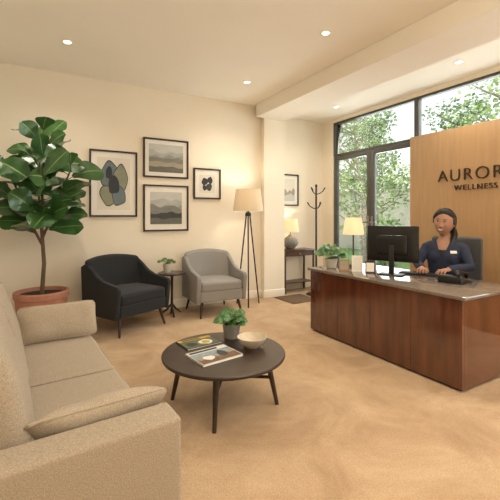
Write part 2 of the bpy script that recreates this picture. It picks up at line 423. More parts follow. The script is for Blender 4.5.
for cx, cz, rx, rz, p, sd, mi in ((-.25, .66, .5, .24, .2, 1, 2), (.38, .60, .40, .25, .3, 2, 3), (-.3, .28, .5, .18, 0, 3, 3), (.3, .27, .42, .18, 0, 4, 2), (0, .47, .34, .16, 0, 4.4, 1), (-.3, .70, .2, .11, 0, 5, 1)):
    ab += [(blob(cx, cz, rx*1.09, rz*1.09, p, seed=sd), 1), (blob(cx, cz, rx, rz, p, seed=sd), mi)]
picture('large framed print of interlocking charcoal, blue grey and olive abstract shapes, leftmost on the wall', .553, 1.146, 1.29, 2.15, .07, cream, ab, [ink, blue, sage])
picture('framed misty landscape print with a pale field, upper one of the stacked pair', 1.226, 1.867, 1.83, 2.37, .055, fog,
        [(ridge(.72, .14, 1.3), 1), (ridge(.6, .16, 4.1), 2), (ridge(.5, .12, 2.7), 3), (ridge(.36, .08, 7.7), 4), (ridge(.2, .08, 9.2), 5)], [mist, mist2, stone, sand, moss])
picture('framed landscape print of dark hills under pale sky, lower one of the stacked pair', 1.226, 1.867, 1.09, 1.73, .075, fog,
        [(ridge(.74, .12, 2.3), 1), (ridge(.62, .18, 6.5), 2), (ridge(.5, .22, 5.5), 3), (ridge(.34, .1, 8.8), 4), (ridge(.18, .08, 3.8), 5)], [mist, mist2, stone, dark, moss])
picture('small square framed print of dark leaf shapes beside the stacked pair', 1.946, 2.378, 1.55, 2.0, .07, cream,
        [(blob(-.3, .62, .42, .2, .6, seed=1), 1), (blob(.35, .7, .3, .2, 0, seed=2), 1), (blob(.2, .32, .42, .2, .2, seed=6), 2), (blob(-.35, .28, .25, .15, 0, seed=3), 1)], [ink, dark])
picture('framed sandy print above the console table in the nook', 3.64, 4.06, 1.48, 2.04, .06, cream,
        [(ridge(.5, .3, 3.1), 1), (ridge(.3, .2, 6.1), 2)], [sand, fog], y=YN)

# ------------------------------------------------------------------ downlights
def downlight(x, y, label, power=42, z=ZC):
    e = thing('downlight', label, 'ceiling light', (x, y, z), 0, 'recessed downlights')
    bm = bmesh.new(); lathe(bm, [(.034, 0), (.034, -.004), (.05, -.006), (.052, 0)], seg=24); obj('trim_ring', bm, M['trim'], e)
    bm = bmesh.new(); lathe(bm, [(0, -.003), (.034, -.003), (.034, 0), (0, 0)], seg=24); obj('lens', bm, M['lens'], e)
    l = bpy.data.lights.new('downlight_lamp', 'SPOT'); l.energy = power; l.color = (1, .89, .74); l.spot_size = math.radians(145); l.spot_blend = 1; l.shadow_soft_size = .05
    lo = bpy.data.objects.new('downlight_lamp', l); col.objects.link(lo); lo.location = (x, y, z-.03)
downlight(.25, 4.13, 'recessed downlight in the ceiling near the fig tree, leftmost', 46)
downlight(2.38, 2.7, 'recessed downlight close to the beam, above the coffee table area', 48)
downlight(2.36, 4.2, 'recessed downlight in front of the back wall beside the beam', 54)
downlight(4.14, 4.45, 'recessed downlight beyond the beam near the glass doors')
downlight(4.14, 2.46, 'recessed downlight beyond the beam above the oak panel')
downlight(.3, 1.2, 'unseen recessed downlight added over the sofa, behind the view', 34)  # out-of-view fitting, added to help light the room
downlight(2.38, .9, 'unseen recessed downlight added behind the view over the carpet')  # another added fitting behind the camera, there only for its light
downlight(3.7, .8, 'unseen downlight added right of the view to light the receptionist', 65)  # off-frame spot added to brighten the receptionist's face
def area(name, loc, sx, sy, e, c, rot=(0, 0, 0)):
    l = bpy.data.lights.new(name, 'AREA'); l.shape = 'RECTANGLE'; l.size = sx; l.size_y = sy; l.energy = e; l.color = c
    o = bpy.data.objects.new(name, l); col.objects.link(o); o.location = loc; o.rotation_euler = rot
area('rear_overhead_fill', (1.2, -1.2, 3.0), 2.4, 2.0, 45, (1, .93, .82))  # added fill light behind the camera, no ceiling fixture modelled
area('ceiling_bounce_fill', (1.3, -.9, 2.0), 1.6, 1.2, 62, (1, .91, .77), (PI, 0, 0))  # added upward fill to brighten the ceiling, no lamp fitting here
area('window_daylight', (4.95, 3.0, 1.8), 2.6, 3.6, 150, (.95, .98, 1), (0, math.radians(90), 0))
area('receptionist_side_fill', (4.95, .1, 1.7), 2.4, 2.0, 85, (.95, .98, 1), (0, math.radians(90), math.radians(-35)))  # added fill aimed at the receptionist from outside the unseen window

# ------------------------------------------------------------------ sofa
SR = math.radians(4); SX, SY = -.045, 2.2
sofa = thing('sofa', 'long beige linen sofa in the left foreground', 'sofa', (SX, SY, 0), SR)
def sp(name, bm, m=None): return obj(name, bm, m or M['sofa'], sofa, 50)
sp('base', B((-.44, -.80, .10), (.41, .80, .27), .02, 3))
sp('backrest', soft((.18, 1.6, .58), .04, T=Matrix.Translation((-.37, 0, .39))))
for s in (-1, 1): sp('arm', soft((.88, .145, .475), .018, T=Matrix.Translation((-.01, s*.88, .338))))
def rect_pipe(x0, x1, y0, y1, z, r=.006):
    pts = [(x0+.03, y0, z), (x1-.03, y0, z), (x1, y0+.03, z), (x1, y1-.03, z), (x1-.03, y1, z), (x0+.03, y1, z), (x0, y1-.03, z), (x0, y0+.03, z), (x0+.03, y0, z)]
    return tube(bmesh.new(), pts, r, 6)
def crease(p):
    if p.z > 0: p.z += .006*noise.noise(Vector((p.x*5, p.y*5, 2)))
    return p
for s in (-1, 1):
    sc = sp('seat_cushion', soft((.66, .795, .17), .028, .018, fn=crease, T=Matrix.Translation((.105, s*.403, .345))))
    obj('piping', rect_pipe(-.218, .428, s*.403-.391, s*.403+.391, .420, .005), M['sofa'], sc)
def lean(p):
    k = 1-(abs(p.z)/.24)**2*.12
    return Vector((p.x*k+.014*noise.noise(Vector((p.y*7, p.z*7, 1))), p.y, p.z+.010*math.sin(p.y*11)))
for s in (-1, 1):
    T = Matrix.Translation((-.150, s*.395, .655)) @ Matrix.Rotation(math.radians(-17), 4, 'Y')
    sp('back_cushion', soft((.21, .785, .46), .065, 0, fn=lean, T=T))
for x in (-.4, .38):
    for y in (-.85, .85):
        b = bmesh.new(); tube(b, [(x, y, 0), (x, y, .11)], [.018, .025], 12); obj('leg', b, M['legwood'], sofa)

def pillow(name, label, loc, w, h, t, rot, m):
    bm = bmesh.new(); n = 24; G = [{}, {}]
    def xz(u, v):
        cu = u*(1-.07*v**10); cv = v*(1-.07*u**10)
        return w/2*cu*(1-.03*(1-v*v)), h/2*cv*(1-.05*(1-u*u))
    for s in (0, 1):
        for i in range(n+1):
            for j in range(n+1):
                u, v = math.sin((-1+2*i/n)*PI/2*.999), math.sin((-1+2*j/n)*PI/2*.999)
                th = t/2*max(0, (1-abs(u)**4)*(1-abs(v)**3))**.7
                x, z = xz(u, v)
                wr = .011*noise.noise(Vector((x*9, z*9, s*3+w)))
                edge = (i in (0, n) or j in (0, n))
                if s == 1 and edge: G[1][i, j] = G[0][i, j]; continue
                G[s][i, j] = bm.verts.new((x, (0 if edge else (th+wr))*(1 if s else -1), z))
    for s in (0, 1):
        for i in range(n):
            for j in range(n): bm.faces.new((G[s][i, j], G[s][i+1, j], G[s][i+1, j+1], G[s][i, j+1]))
    e = thing(name, label, 'cushion', loc, 0, 'lumbar cushions on the sofa'); e.rotation_euler = rot
    obj('cover', bm, m, e, 80)
    pts = []
    for a, b2 in (((-1, -1), (1, -1)), ((1, -1), (1, 1)), ((1, 1), (-1, 1)), ((-1, 1), (-1, -1))):
        for k in range(12):
            x, z = xz(a[0]+(b2[0]-a[0])*k/12, a[1]+(b2[1]-a[1])*k/12); pts.append((x, 0, z))
    pts.append(pts[0]); obj('piping', tube(bmesh.new(), pts, .004, 6), m, e)
def sofa_w(x, y, z):
    v = Matrix.Rotation(SR, 3, 'Z') @ Vector((x, y, 0)); return (v.x+SX, v.y+SY, z)
pillow('lumbar_cushion', 'beige lumbar cushion leaning on the nearest sofa arm', sofa_w(.195, -.695, .53), .50, .26, .12, (math.radians(48), 0, SR), M['pillow'])
pillow('lumbar_cushion', 'beige lumbar cushion leaning on the far sofa arm by the fig tree', sofa_w(.215, .705, .56), .50, .25, .10, (math.radians(-22), 0, SR), M['pillow'])

# ------------------------------------------------------------------ armchairs
def armchair(label, loc, rz, fab, W=.76, D=.72, H=.83):
    e = thing('armchair', label, 'armchair', loc, rz)
    w = W/2; d = D/2
    obj('seat_base', soft((W-.11, D-.08, .14), .02, T=Matrix.Translation((0, 0, .27))), fab, e, 50)
    obj('seat_cushion', soft((W-.125, D-.14, .13), .035, .018, T=Matrix.Translation((0, -.035, .39))), fab, e, 50)
    def bend(p):
        q = Vector(p); f = (p.x/w)**2; q.y -= .09*f; q.z -= .045*f*max(0, p.z)/.28; q.y += p.z*.2; return q
    obj('backrest', soft((W-.03, .10, .56), .045, T=Matrix.Translation((0, d-.08, .55)), fn=bend), fab, e, 50)
    prof = [(-d+.05, .19), (d-.06, .19), (d-.03, .72), (d-.12, .76), (.14, .70), (.04, .63), (-.08, .585), (-d+.10, .56), (-d+.03, .55), (-d+.01, .51)]
    for s in (-1, 1):
        b = prism(bmesh.new(), prof, s*(w-.055), s*w, .016, 4)
        obj('arm', b, fab, e, 50)
    for sx in (-1, 1):
        for sy in (-1, 1):
            b = bmesh.new(); tube(b, [(sx*(w-.06), sy*(d-.06), 0), (sx*(w-.10), sy*(d-.11), .21)], [.012, .021], 12); obj('leg', b, M['legwood'], e)
    return e
armchair('charcoal upholstered armchair with dark tapered legs next to the fig tree', (.90, 4.50, 0), math.radians(26), M['charcoal'])
armchair('light grey upholstered armchair beside the tripod lamp', (2.07, 4.62, 0), math.radians(-2), M['grey'], .70, .70, .83)

# ------------------------------------------------------------------ small plants
def plant(name, label, loc, pot_r, pot_h, potmat, leafmat, n, L, W, seed, up=.9, shape='ov'):
    rng = random.Random(seed); e = thing(name, label, 'potted plant', loc)
    b = bmesh.new(); lathe(b, [(0, 0), (pot_r*.72, 0), (pot_r*.78, .004), (pot_r, pot_h*.9), (pot_r, pot_h), (pot_r*.88, pot_h), (pot_r*.86, pot_h*.86), (0, pot_h*.86)], seg=32)
    obj('pot', b, potmat, e)
    b = bmesh.new(); lathe(b, [(0, pot_h*.9), (pot_r*.87, pot_h*.88)], seg=24); obj('soil', b, M['soil'], e)
    fb = bmesh.new(); sb = bmesh.new()
    for i in range(n):
        a = i*2.399; k = (i+.5)/n; r = k*up
        p0 = Vector((math.cos(a), math.sin(a), 0))*pot_r*.3*k+Vector((0, 0, pot_h*.88))
        d = Vector((math.cos(a)*r, math.sin(a)*r, 1.1-.6*k)).normalized(); p1 = p0+d*L*rng.uniform(.7, 1.35)
        tube(sb, [p0, (p0+p1)/2+Vector((0, 0, .08*L)), p1], .0022, 5)
        d2 = Vector((math.cos(a), math.sin(a), .45-.5*k)); leaf(fb, p1, d2, (-.4, -.5, .8), L*rng.uniform(.75, 1.05), W*rng.uniform(.85, 1.1), .4, shape, True, 5)
    obj('stems', sb, M['rib'], e); obj('foliage', fb, [leafmat, M['rib']], e, 60)
    return e

# side table with plant
st = thing('side_table', 'small round dark wood pedestal table between the two armchairs', 'table', (1.52, 4.72, 0))
b = bmesh.new(); lathe(b, [(0, .535), (.17, .535), (.18, .545), (.18, .555), (.175, .56), (0, .56)], seg=40); obj('tabletop', b, M['darkwood'], st)
b = bmesh.new(); lathe(b, [(0, .02), (.03, .02), (.018, .05), (.015, .3), (.018, .5), (.05, .535), (0, .535)], seg=20); obj('pole', b, M['darkwood'], st)
for k in range(3):
    a = k*2*PI/3+.4; c, s = math.cos(a), math.sin(a); b = bmesh.new()
    tube(b, [(0.01*c, .01*s, .14), (.07*c, .07*s, .07), (.15*c, .15*s, .012)], [.014, .013, .011], 10, True); obj('foot', b, M['darkwood'], st)
plant('potted_plant', 'tiny leafy plant in a white pot on the small side table', (1.46, 4.72, .56), .06, .12, M['whitepot'], M['leaf2'], 20, .06, .026, 3)

# ------------------------------------------------------------------ coffee table
CX, CY, CZ = 1.125, 2.33, .355
ct = thing('coffee_table', 'round dark walnut coffee table with splayed legs', 'table', (CX, CY, 0), math.radians(-29.8))
b = bmesh.new(); lathe(b, [(0, CZ-.032), (.40, CZ-.032), (.423, CZ-.022), (.427, CZ-.013), (.427, CZ-.005), (.423, CZ), (0, CZ)], seg=72); obj('tabletop', b, M['darkwood'], ct)
for k in range(4):
    a = math.radians(-5+90*k); c, s = math.cos(a), math.sin(a); b = bmesh.new()
    tube(b, [(.37*c, .37*s, 0), (.30*c, .30*s, CZ-.031)], [.013, .022], 14); obj('leg', b, M['darkwood'], ct)
for k in range(2):
    a = math.radians(-5+90*k); c, s = math.cos(a), math.sin(a); z = .185 if k == 0 else .207
    b = bmesh.new(); tube(b, [(-.325*c, -.325*s, z), (.325*c, .325*s, z)], .011, 10); obj('stretcher', b, M['darkwood'], ct)
def magazine(label, loc, rz, w, d, h, mats, blocks):
    e = thing('magazine', label, 'magazine', loc, rz, 'magazines on the coffee table')
    obj('pages', B((-w/2+.003, -d/2+.003, .001), (w/2-.003, d/2-.003, h-.001)), M['paper'], e)
    cb = bmesh.new(); box(cb, (-w/2, -d/2, 0), (w/2, d/2, .001)); box(cb, (-w/2, -d/2, h-.001), (w/2, d/2, h)); box(cb, (-w/2, -d/2, 0), (-w/2+.002, d/2, h))
    for k, (pl, mi) in enumerate(blocks):
        if len(pl) == 4 and not isinstance(pl[0], tuple): x0, y0, x1, y1 = pl; pl = [(x0, y0), (x1, y0), (x1, y1), (x0, y1)]
        f = cb.faces.new([cb.verts.new((x*w/2, y*d/2, h+.0003+.0002*k)) for x, y in pl]); f.material_index = mi; f.normal_update()
        if f.normal.z < 0: f.normal_flip()
    obj('cover', cb, mats, e, smooth=None)
def hill(x0, x1, y0, y, amp, seed):
    return [(x0, y0)]+[(x0+(x1-x0)*i/14, y+amp*noise.noise(Vector((i*.35, seed, 1)))) for i in range(15)]+[(x1, y0)]
yl = wash('ink_yellow', '#c6a63c', .2); gn = mat('ink_green', '#5c6e46', '#2b3723', rough=.4, nscale=60); wt = mat('ink_white', '#dedbd4', None, rough=.5); sky = mat('ink_sky', '#93a4ac', '#697b85', rough=.5, nscale=14); brn = mat('ink_brown', '#80634a', '#4a3526', rough=.5, nscale=50)
magazine('dark magazine with a yellow and green cover at the back of the coffee table', (1.035, 2.575, CZ), math.radians(6), .28, .20, .009, [dark, yl, gn, wt],
         [((-.96, .5, .96, .92), 1), ((-.96, -.94, .96, .42), 2), (blob(.3, -.25, .35, .5, 0, 20, 2), 3), (blob(.3, -.3, .22, .32, 0, 20, 1), 1), (blob(-.5, -.3, .3, .4, 0, 20, 4), 0), ((-.75, .6, .3, .8), 0)])
magazine('white magazine with a grey blue photo cover at the front of the coffee table', (1.03, 2.285, CZ), math.radians(8), .31, .24, .012, [wt, sky, brn, dark, sand],
         [((-.96, -.95, .96, .55), 1), (hill(-.96, .96, -.95, .05, .5, 1), 4), (hill(-.96, .96, -.95, -.2, .5, 4), 2), (blob(.35, -.1, .2, .45, 0, 20, 1), 3), (blob(-.4, -.3, .25, .3, 0, 20, 3), 0), ((-.9, .64, .5, .88), 3)])
plant('potted_plant', 'bushy green plant in a grey ceramic pot on the coffee table', (1.30, 2.56, CZ), .07, .11, M['greypot'], M['leaf2'], 32, .075, .034, 5, .75)
b = bmesh.new(); lathe(b, [(0, 0), (.047, 0), (.052, .006), (.09, .037), (.108, .074), (.104, .075), (.085, .04), (.047, .012), (0, .010)], seg=44)
tag(obj('bowl', b, M['bowl'], loc=(1.34, 2.31, CZ)), 'shallow cream ceramic bowl on the coffee table', 'bowl')

# ------------------------------------------------------------------ fig tree
fg = thing('fiddle_leaf_fig', 'tall fiddle leaf fig tree in a round terracotta pot behind the sofa', 'potted tree', (.03, 4.5, 0))
b = bmesh.new(); lathe(b, [(0, 0), (.19, 0), (.205, .01), (.25, .44), (.262, .445), (.266, .50), (.258, .51), (.238, .51), (.235, .46), (0, .46)], seg=48); obj('pot', b, M['terracotta'], fg)
b = bmesh.new(); lathe(b, [(0, .475), (.236, .47)], seg=32); obj('soil', b, M['soil'], fg)
tb = bmesh.new(); stems = [[(0, 0, .46), (.02, -.01, .8), (-.01, 0, 1.3), (.02, 0, 1.8), (0, 0, 2.15)], [(.0, 0, 1.05), (.13, -.05, 1.4), (.27, -.08, 1.8)], [(.0, 0, 1.0), (-.16, -.02, 1.35), (-.28, 0, 1.75)], [(0, 0, 1.1), (-.03, -.14, 1.4), (-.02, -.2, 1.85)]]
for i, s in enumerate(stems): tube(tb, s, [.022, .020, .016, .012, .008][:len(s)] if i == 0 else [.014, .011, .008], 10)
fb = bmesh.new(); rng = random.Random(11)
for i, s in enumerate(stems):
    S = [Vector(p) for p in s]; cnt = 24 if i == 0 else 13
    for k in range(cnt):
        t = (.42 if i == 0 else .15)+(.58 if i == 0 else .85)*k/(cnt-1); f = min(t, .9999)*(len(S)-1); a = int(f); p = S[a].lerp(S[a+1], f-a)
        ang = k*2.399+i; up = .3+.9*max(0, t-.5)*1.6
        d = Vector((math.cos(ang), math.sin(ang)*.8, up+rng.uniform(-.5, .5))).normalized()
        L = rng.uniform(.29, .40)*(1 if t < .93 else .75)
        p1 = p+d*.07; tube(tb, [p, p1], .004, 5)
        leaf(fb, p1, d, (rng.uniform(-.5, .3), rng.uniform(-1.3, -.1), rng.uniform(.3, 1)), L, L*rng.uniform(.34, .41), rng.uniform(.15, .6), 'ob', True, 9, .1)
for v in fb.verts:
    if v.co.y > .46: v.co.y = .46+.05*(1-math.exp(-(v.co.y-.46)/.05))
    if v.co.x < -.68: v.co.x = -.68
obj('trunk', tb, M['bark'], fg); obj('foliage', fb, [M['leaf'], M['rib']], fg, 70)

# ------------------------------------------------------------------ tripod floor lamp
fl = thing('floor_lamp', 'tripod floor lamp with a beige drum shade beside the grey armchair', 'lamp', (2.66, 4.70, 0))
def drum(r0, r1, z0, z1, m, parent):
    b = bmesh.new(); lathe(b, [(r0, z0), (r1, z1), (r1-.004, z1), (r0-.004, z0), (r0, z0)], seg=44); obj('lamp_shade', b, m, parent)
drum(.225, .18, 1.37, 1.69, M['shade'], fl)
for k in range(3):
    a = math.radians(-118+120*k); c, s = math.cos(a), math.sin(a); b = bmesh.new()
    tube(b, [(.19*c, .19*s, 0), (.025*c, .025*s, 1.36)], [.010, .011], 10); obj('leg', b, M['legwood'], fl)
b = bmesh.new(); lathe(b, [(0, 1.30), (.045, 1.30), (.045, 1.34), (.012, 1.345), (.012, 1.45), (.018, 1.45), (.018, 1.48), (0, 1.48)], seg=20); obj('hub', b, M['black'], fl)
b = bmesh.new(); ell(b, (0, 0, 1.52), (.03, .03, .04)); obj('bulb', b, M['bulb'], fl)
b = bmesh.new()
for k in range(3):
    a = 2*PI*k/3; tube(b, [(0, 0, 1.66), (.18*math.cos(a), .18*math.sin(a), 1.66)], .003, 6)
tube(b, [(0, 0, 1.5), (0, 0, 1.66)], .004, 6); obj('shade_spider', b, M['black'], fl)
def point(loc, e, r=.05, c=(1, .84, .62)):
    l = bpy.data.lights.new('lamp_glow', 'POINT'); l.energy = e; l.color = c; l.shadow_soft_size = r
    o = bpy.data.objects.new('lamp_glow', l); col.objects.link(o); o.location = loc
point((2.66, 4.70, 1.59), 7)

# ------------------------------------------------------------------ nook: console, lamp, coat rack, mat
cs = thing('console_table', 'narrow brown wood console table against the nook wall', 'table', (3.86, 5.17, 0))
obj('tabletop', B((-.32, -.15, .70), (.32, .15, .73), .004, 2), M['brownwood'], cs)
obj('apron', B((-.29, -.13, .62), (.29, .13, .70), .003, 1), M['brownwood'], cs)
dr = obj('drawer', B((-.26, -.14, .63), (.26, -.13, .69), .003, 1), M['brownwood'], cs)
b = bmesh.new(); ell(b, (0, -.15, .66), (.012, .012, .012)); obj('knob', b, M['steel'], dr)
obj('shelf', B((-.29, -.12, .16), (.29, .12, .18), .003, 1), M['brownwood'], cs)
for x in (-.30, .30):
    for y in (-.13, .13): obj('leg', B((x-.014, y-.014, 0), (x+.014, y+.014, .70), .003, 1), M['brownwood'], cs)
tl = thing('table_lamp', 'small lit lamp with a round grey ceramic base on the console table', 'lamp', (3.76, 5.17, .73))
b = bmesh.new(); lathe(b, [(0, 0), (.06, 0), (.07, .01), (.125, .07), (.135, .12), (.12, .17), (.07, .215), (.035, .235), (.03, .25), (0, .25)], seg=36); obj('base', b, M['greypot'], tl)
b = bmesh.new(); tube(b, [(0, 0, .25), (0, 0, .36)], .008, 8); obj('stem', b, M['steel'], tl)
drum(.155, .12, .30, .52, M['shade2'], tl)
b = bmesh.new(); ell(b, (0, 0, .39), (.025, .025, .035)); obj('bulb', b, M['bulb'], tl)
point((3.76, 5.17, 1.18), 2.5, .03)
cr = thing('coat_rack', 'black metal coat stand with curved hooks beside the console table', 'coat rack', (3.99, 4.76, 0))
b = bmesh.new(); tube(b, [(0, 0, .02), (0, 0, 1.78)], .016, 12); ell(b, (0, 0, 1.80), (.022, .022, .026)); obj('pole', b, M['black'], cr)
b = bmesh.new(); lathe(b, [(0, 0), (.16, 0), (.165, .008), (.15, .018), (.03, .026), (0, .026)], seg=32); obj('base', b, M['black'], cr)
for k in range(6):
    a = 2*PI*k/6+.3; c, s = math.cos(a), math.sin(a); z = 1.66 if k % 2 else 1.42; b = bmesh.new()
    tube(b, [(.01*c, .01*s, z), (.06*c, .06*s, z+.015), (.11*c, .11*s, z+.05), (.14*c, .14*s, z+.10)], [.008]*3+[.012], 8, True); obj('hook', b, M['black'], cr)
tag(obj('doormat', B((3.25, 4.40, 0), (3.76, 4.90, .012), .004, 2), M['mat']), 'brown coir doormat on the carpet near the pier', 'mat')

# ------------------------------------------------------------------ reception desk
DZ = .71
dk = thing('reception_desk', 'glossy mahogany reception desk with polished grey top', 'desk', (3.1, 2.44, 0))
obj('countertop', B((-.43, -.90, DZ-.028), (.42, .90, DZ), .004, 2), M['desktop'], dk)
for k in range(4):
    y0 = -.87+k*.435; obj('front_panel', B((-.41, y0+.0015, .02), (-.385, y0+.4335, DZ-.028), .0015, 1), M['deskwood'], dk)
obj('side_panel', B((-.385, -.87, .02), (.40, -.845, DZ-.028), .0015, 1), M['deskwood'], dk)
obj('side_panel', B((-.385, .845, .02), (.40, .87, DZ-.028), .0015, 1), M['deskwood'], dk)
b = bmesh.new(); box(b, (-.385, -.845, 0), (-.365, .845, .07)); box(b, (-.365, -.845, 0), (.38, -.825, .07)); box(b, (-.365, .825, 0), (.38, .845, .07)); obj('plinth', b, M['plinth'], dk)
obj('pedestal', B((-.1, -.84, 0.0), (.38, -.46, DZ-.03)), M['deskwood'], dk)
for k in range(3):
    obj('drawer', B((.38, -.835, .05+k*.205), (.395, -.465, .05+k*.205+.195), .002, 1), M['deskwood'], dk)

plant('potted_plant', 'leafy green plant in a white pot on the left end of the reception desk', (2.90, 3.2, DZ), .072, .105, M['whitepot'], M['leaf2'], 34, .105, .052, 9, .75)
dl = thing('table_lamp', 'lit desk lamp with a cream shade on the reception desk behind the plant', 'lamp', (3.27, 3.22, DZ))
b = bmesh.new(); lathe(b, [(0, 0), (.065, 0), (.065, .012), (.012, .02), (.009, .05), (.009, .40), (0, .40)], seg=28); obj('base', b, M['bronze'], dl)
drum(.125, .095, .37, .57, M['shade2'], dl)
b = bmesh.new(); ell(b, (0, 0, .44), (.025, .025, .035)); obj('bulb', b, M['bulb'], dl)
point((3.27, 3.22, DZ+.48), 2.5, .03)
def card(label, x, y, w, h, m, rz, inner=None):
    e = thing('card_holder', label, 'card holder', (x, y, DZ), rz, 'card holders on the reception desk')
    T = Matrix.Rotation(math.radians(-12), 4, 'X')
    obj('board', B((-w/2, -.004, 0), (w/2, .004, h), .001, 1, T=Matrix.Translation((0, 0, .002)) @ T), m, e)
    b = bmesh.new(); flat(b, [(-w*.38, h*.12), (w*.38, h*.12), (w*.38, h*.88), (-w*.38, h*.88)], -.0046, 0); bmesh.ops.transform(b, matrix=Matrix.Translation((0, 0, .002)) @ T, verts=b.verts[:])
    obj('card', b, inner or M['paper'], e, smooth=None)
    obj('foot', B((-w/2, -.004, 0), (w/2, .045, .006), .001, 1), m, e)
card('small kraft brown card holder on the desk beside the plant', 2.84, 2.93, .11, .12, M['cardtan'], math.radians(-45), sand)
card('white card stand in the middle of the three on the desk', 2.92, 2.82, .11, .17, M['paper'], math.radians(-45), wt)
card('little dark framed card stand nearest the monitor', 2.96, 2.68, .10, .12, M['picframe'], math.radians(-50))

# monitor (seen from behind)
mo = thing('monitor', 'black computer monitor on the reception desk seen from behind', 'monitor', (3.10, 2.52, DZ), math.radians(-66))
b = bmesh.new(); soft((.50, .03, .36), .008, k=2, mid=6, T=Matrix.Translation((0, 0, .31)), bm=b); soft((.30, .03, .2), .012, k=2, mid=6, T=Matrix.Translation((0, -.02, .30)), bm=b); obj('housing', b, M['gloss_black'], mo)
obj('screen', B((-.235, .0145, .145), (.235, .0165, .475)), mat('screen_glow', '#9fb6c8', None, rough=.2, emis='#a8c4dc', es=.6), mo)
obj('neck', B((-.025, -.045, .01), (.025, -.02, .30), .006, 2), M['black'], mo)
obj('foot', B((-.12, -.11, 0), (.12, .05, .012), .006, 2), M['black'], mo)
# keyboard
kb = thing('keyboard', 'slim black keyboard under the receptionist hands', 'keyboard', (3.34, 2.36, DZ), math.radians(-68))
obj('case', B((-.21, -.065, 0), (.21, .065, .014), .004, 2), M['black'], kb)
b = bmesh.new()
for r in range(5):
    for c in range(15): box(b, (-.2+c*.0268, -.057+r*.0232, .014), (-.2+c*.0268+.0225, -.057+r*.0232+.019, .0185))
obj('keys', b, M['key'], kb)
# phone
ph = thing('desk_phone', 'black desk telephone with corded handset on the right of the desk', 'telephone', (3.21, 1.95, DZ), math.radians(100))
b = prism(bmesh.new(), [(-.10, 0), (.10, 0), (.10, .06), (.085, .07), (-.10, .022)], -.10, .10, .006, 2); obj('base', b, M['black'], ph)
T = Matrix.Translation((0, 0, .050)) @ Matrix.Rotation(math.radians(15), 4, 'X')
b = bmesh.new(); box(b, (-.005, .0, -0), (.085, .06, .006), T=T); obj('display', b, M['steel'], ph)
b = bmesh.new()
for r in range(4):
    for c in range(3): box(b, (.0+c*.028, -.085+r*.02, -.002), (.02+c*.028, -.072+r*.02, .004), T=T)
obj('keypad', b, M['key'], ph)
b = bmesh.new(); tube(b, [(-.065, -.10, .048), (-.065, -.085, .074), (-.065, -.05, .086), (-.065, .05, .108), (-.065, .085, .108), (-.065, .10, .088)], [.018, .019, .012, .012, .019, .018], 14, True); obj('handset', b, M['gloss_black'], ph)
b = bmesh.new(); pts = [(-.11+.006*math.cos(i*1.3)-.0006*i, -.10+.0022*i, .012+.006*math.sin(i*1.3)) for i in range(60)]; tube(b, pts, .0018, 5); obj('cord', b, M['black'], ph)

# ------------------------------------------------------------------ oak panel with lettering
fp = thing('feature_panel', 'tall oak panel behind the receptionist carrying the bronze lettering', 'panel', (4.35, 1.9, 0))
obj('board', B((0, -1.3, .0), (.08, 1.35, 2.36), .004, 2), M['oak'], fp)
def word(txt, size, yc, zc, sp=1.0, off=0):
    cu = bpy.data.curves.new('t', 'FONT'); cu.body = txt; cu.size = size; cu.extrude = .008; cu.align_x = 'CENTER'; cu.align_y = 'CENTER'; cu.space_character = sp; cu.offset = off
    o = bpy.data.objects.new('t', cu); col.objects.link(o); dg = bpy.context.evaluated_depsgraph_get(); dg.update()
    me = bpy.data.meshes.new_from_object(o.evaluated_get(dg)); bm = bmesh.new(); bm.from_mesh(me); bpy.data.objects.remove(o)
    R = Matrix(((0, 0, -1, -.008), (-1, 0, 0, yc-1.9), (0, 1, 0, zc), (0, 0, 0, 1)))
    bmesh.ops.transform(bm, matrix=R, verts=bm.verts[:]); obj('sign_lettering', bm, M['bronze'], fp, smooth=None)
word('AURORA', .205, 2.39, 1.785, 1.16, -.003)
word('WELLNESS', .09, 2.39, 1.635, 1.2, -.001)

# ------------------------------------------------------------------ office chair
oc = thing('office_chair', 'grey office chair behind the reception desk', 'chair', (3.78, 2.33, 0), math.radians(-74))
obj('seat', soft((.48, .42, .06), .025, .004, T=Matrix.Translation((0, -.0, .425))), M['chairfab'], oc, 50)
def cb(p): q = Vector(p); q.y -= .08*(p.x/.25)**2; return q
obj('backrest', soft((.50, .06, .54), .028, T=Matrix.Translation((0, .28, .80)), fn=cb), M['chairfab'], oc, 50)
b = bmesh.new(); tube(b, [(0, .1, .38), (0, .28, .40), (0, .33, .5), (0, .315, .7)], .02, 10); obj('back_support', b, M['black'], oc)
b = bmesh.new(); tube(b, [(0, 0, .08), (0, 0, .39)], .028, 14); obj('gas_lift', b, M['steel'], oc)
for k in range(5):
    a = 2*PI*k/5+.3; c, s = math.cos(a), math.sin(a)
    b = bmesh.new(); tube(b, [(0, 0, .11), (.27*c, .27*s, .075)], [.028, .016], 10, True); L_ = obj('base_leg', b, M['black'], oc)
    b = bmesh.new(); tube(b, [(.27*c-.02*s, .27*s+.02*c, .028), (.27*c+.02*s, .27*s-.02*c, .028)], .028, 14); obj('caster', b, M['black'], L_)

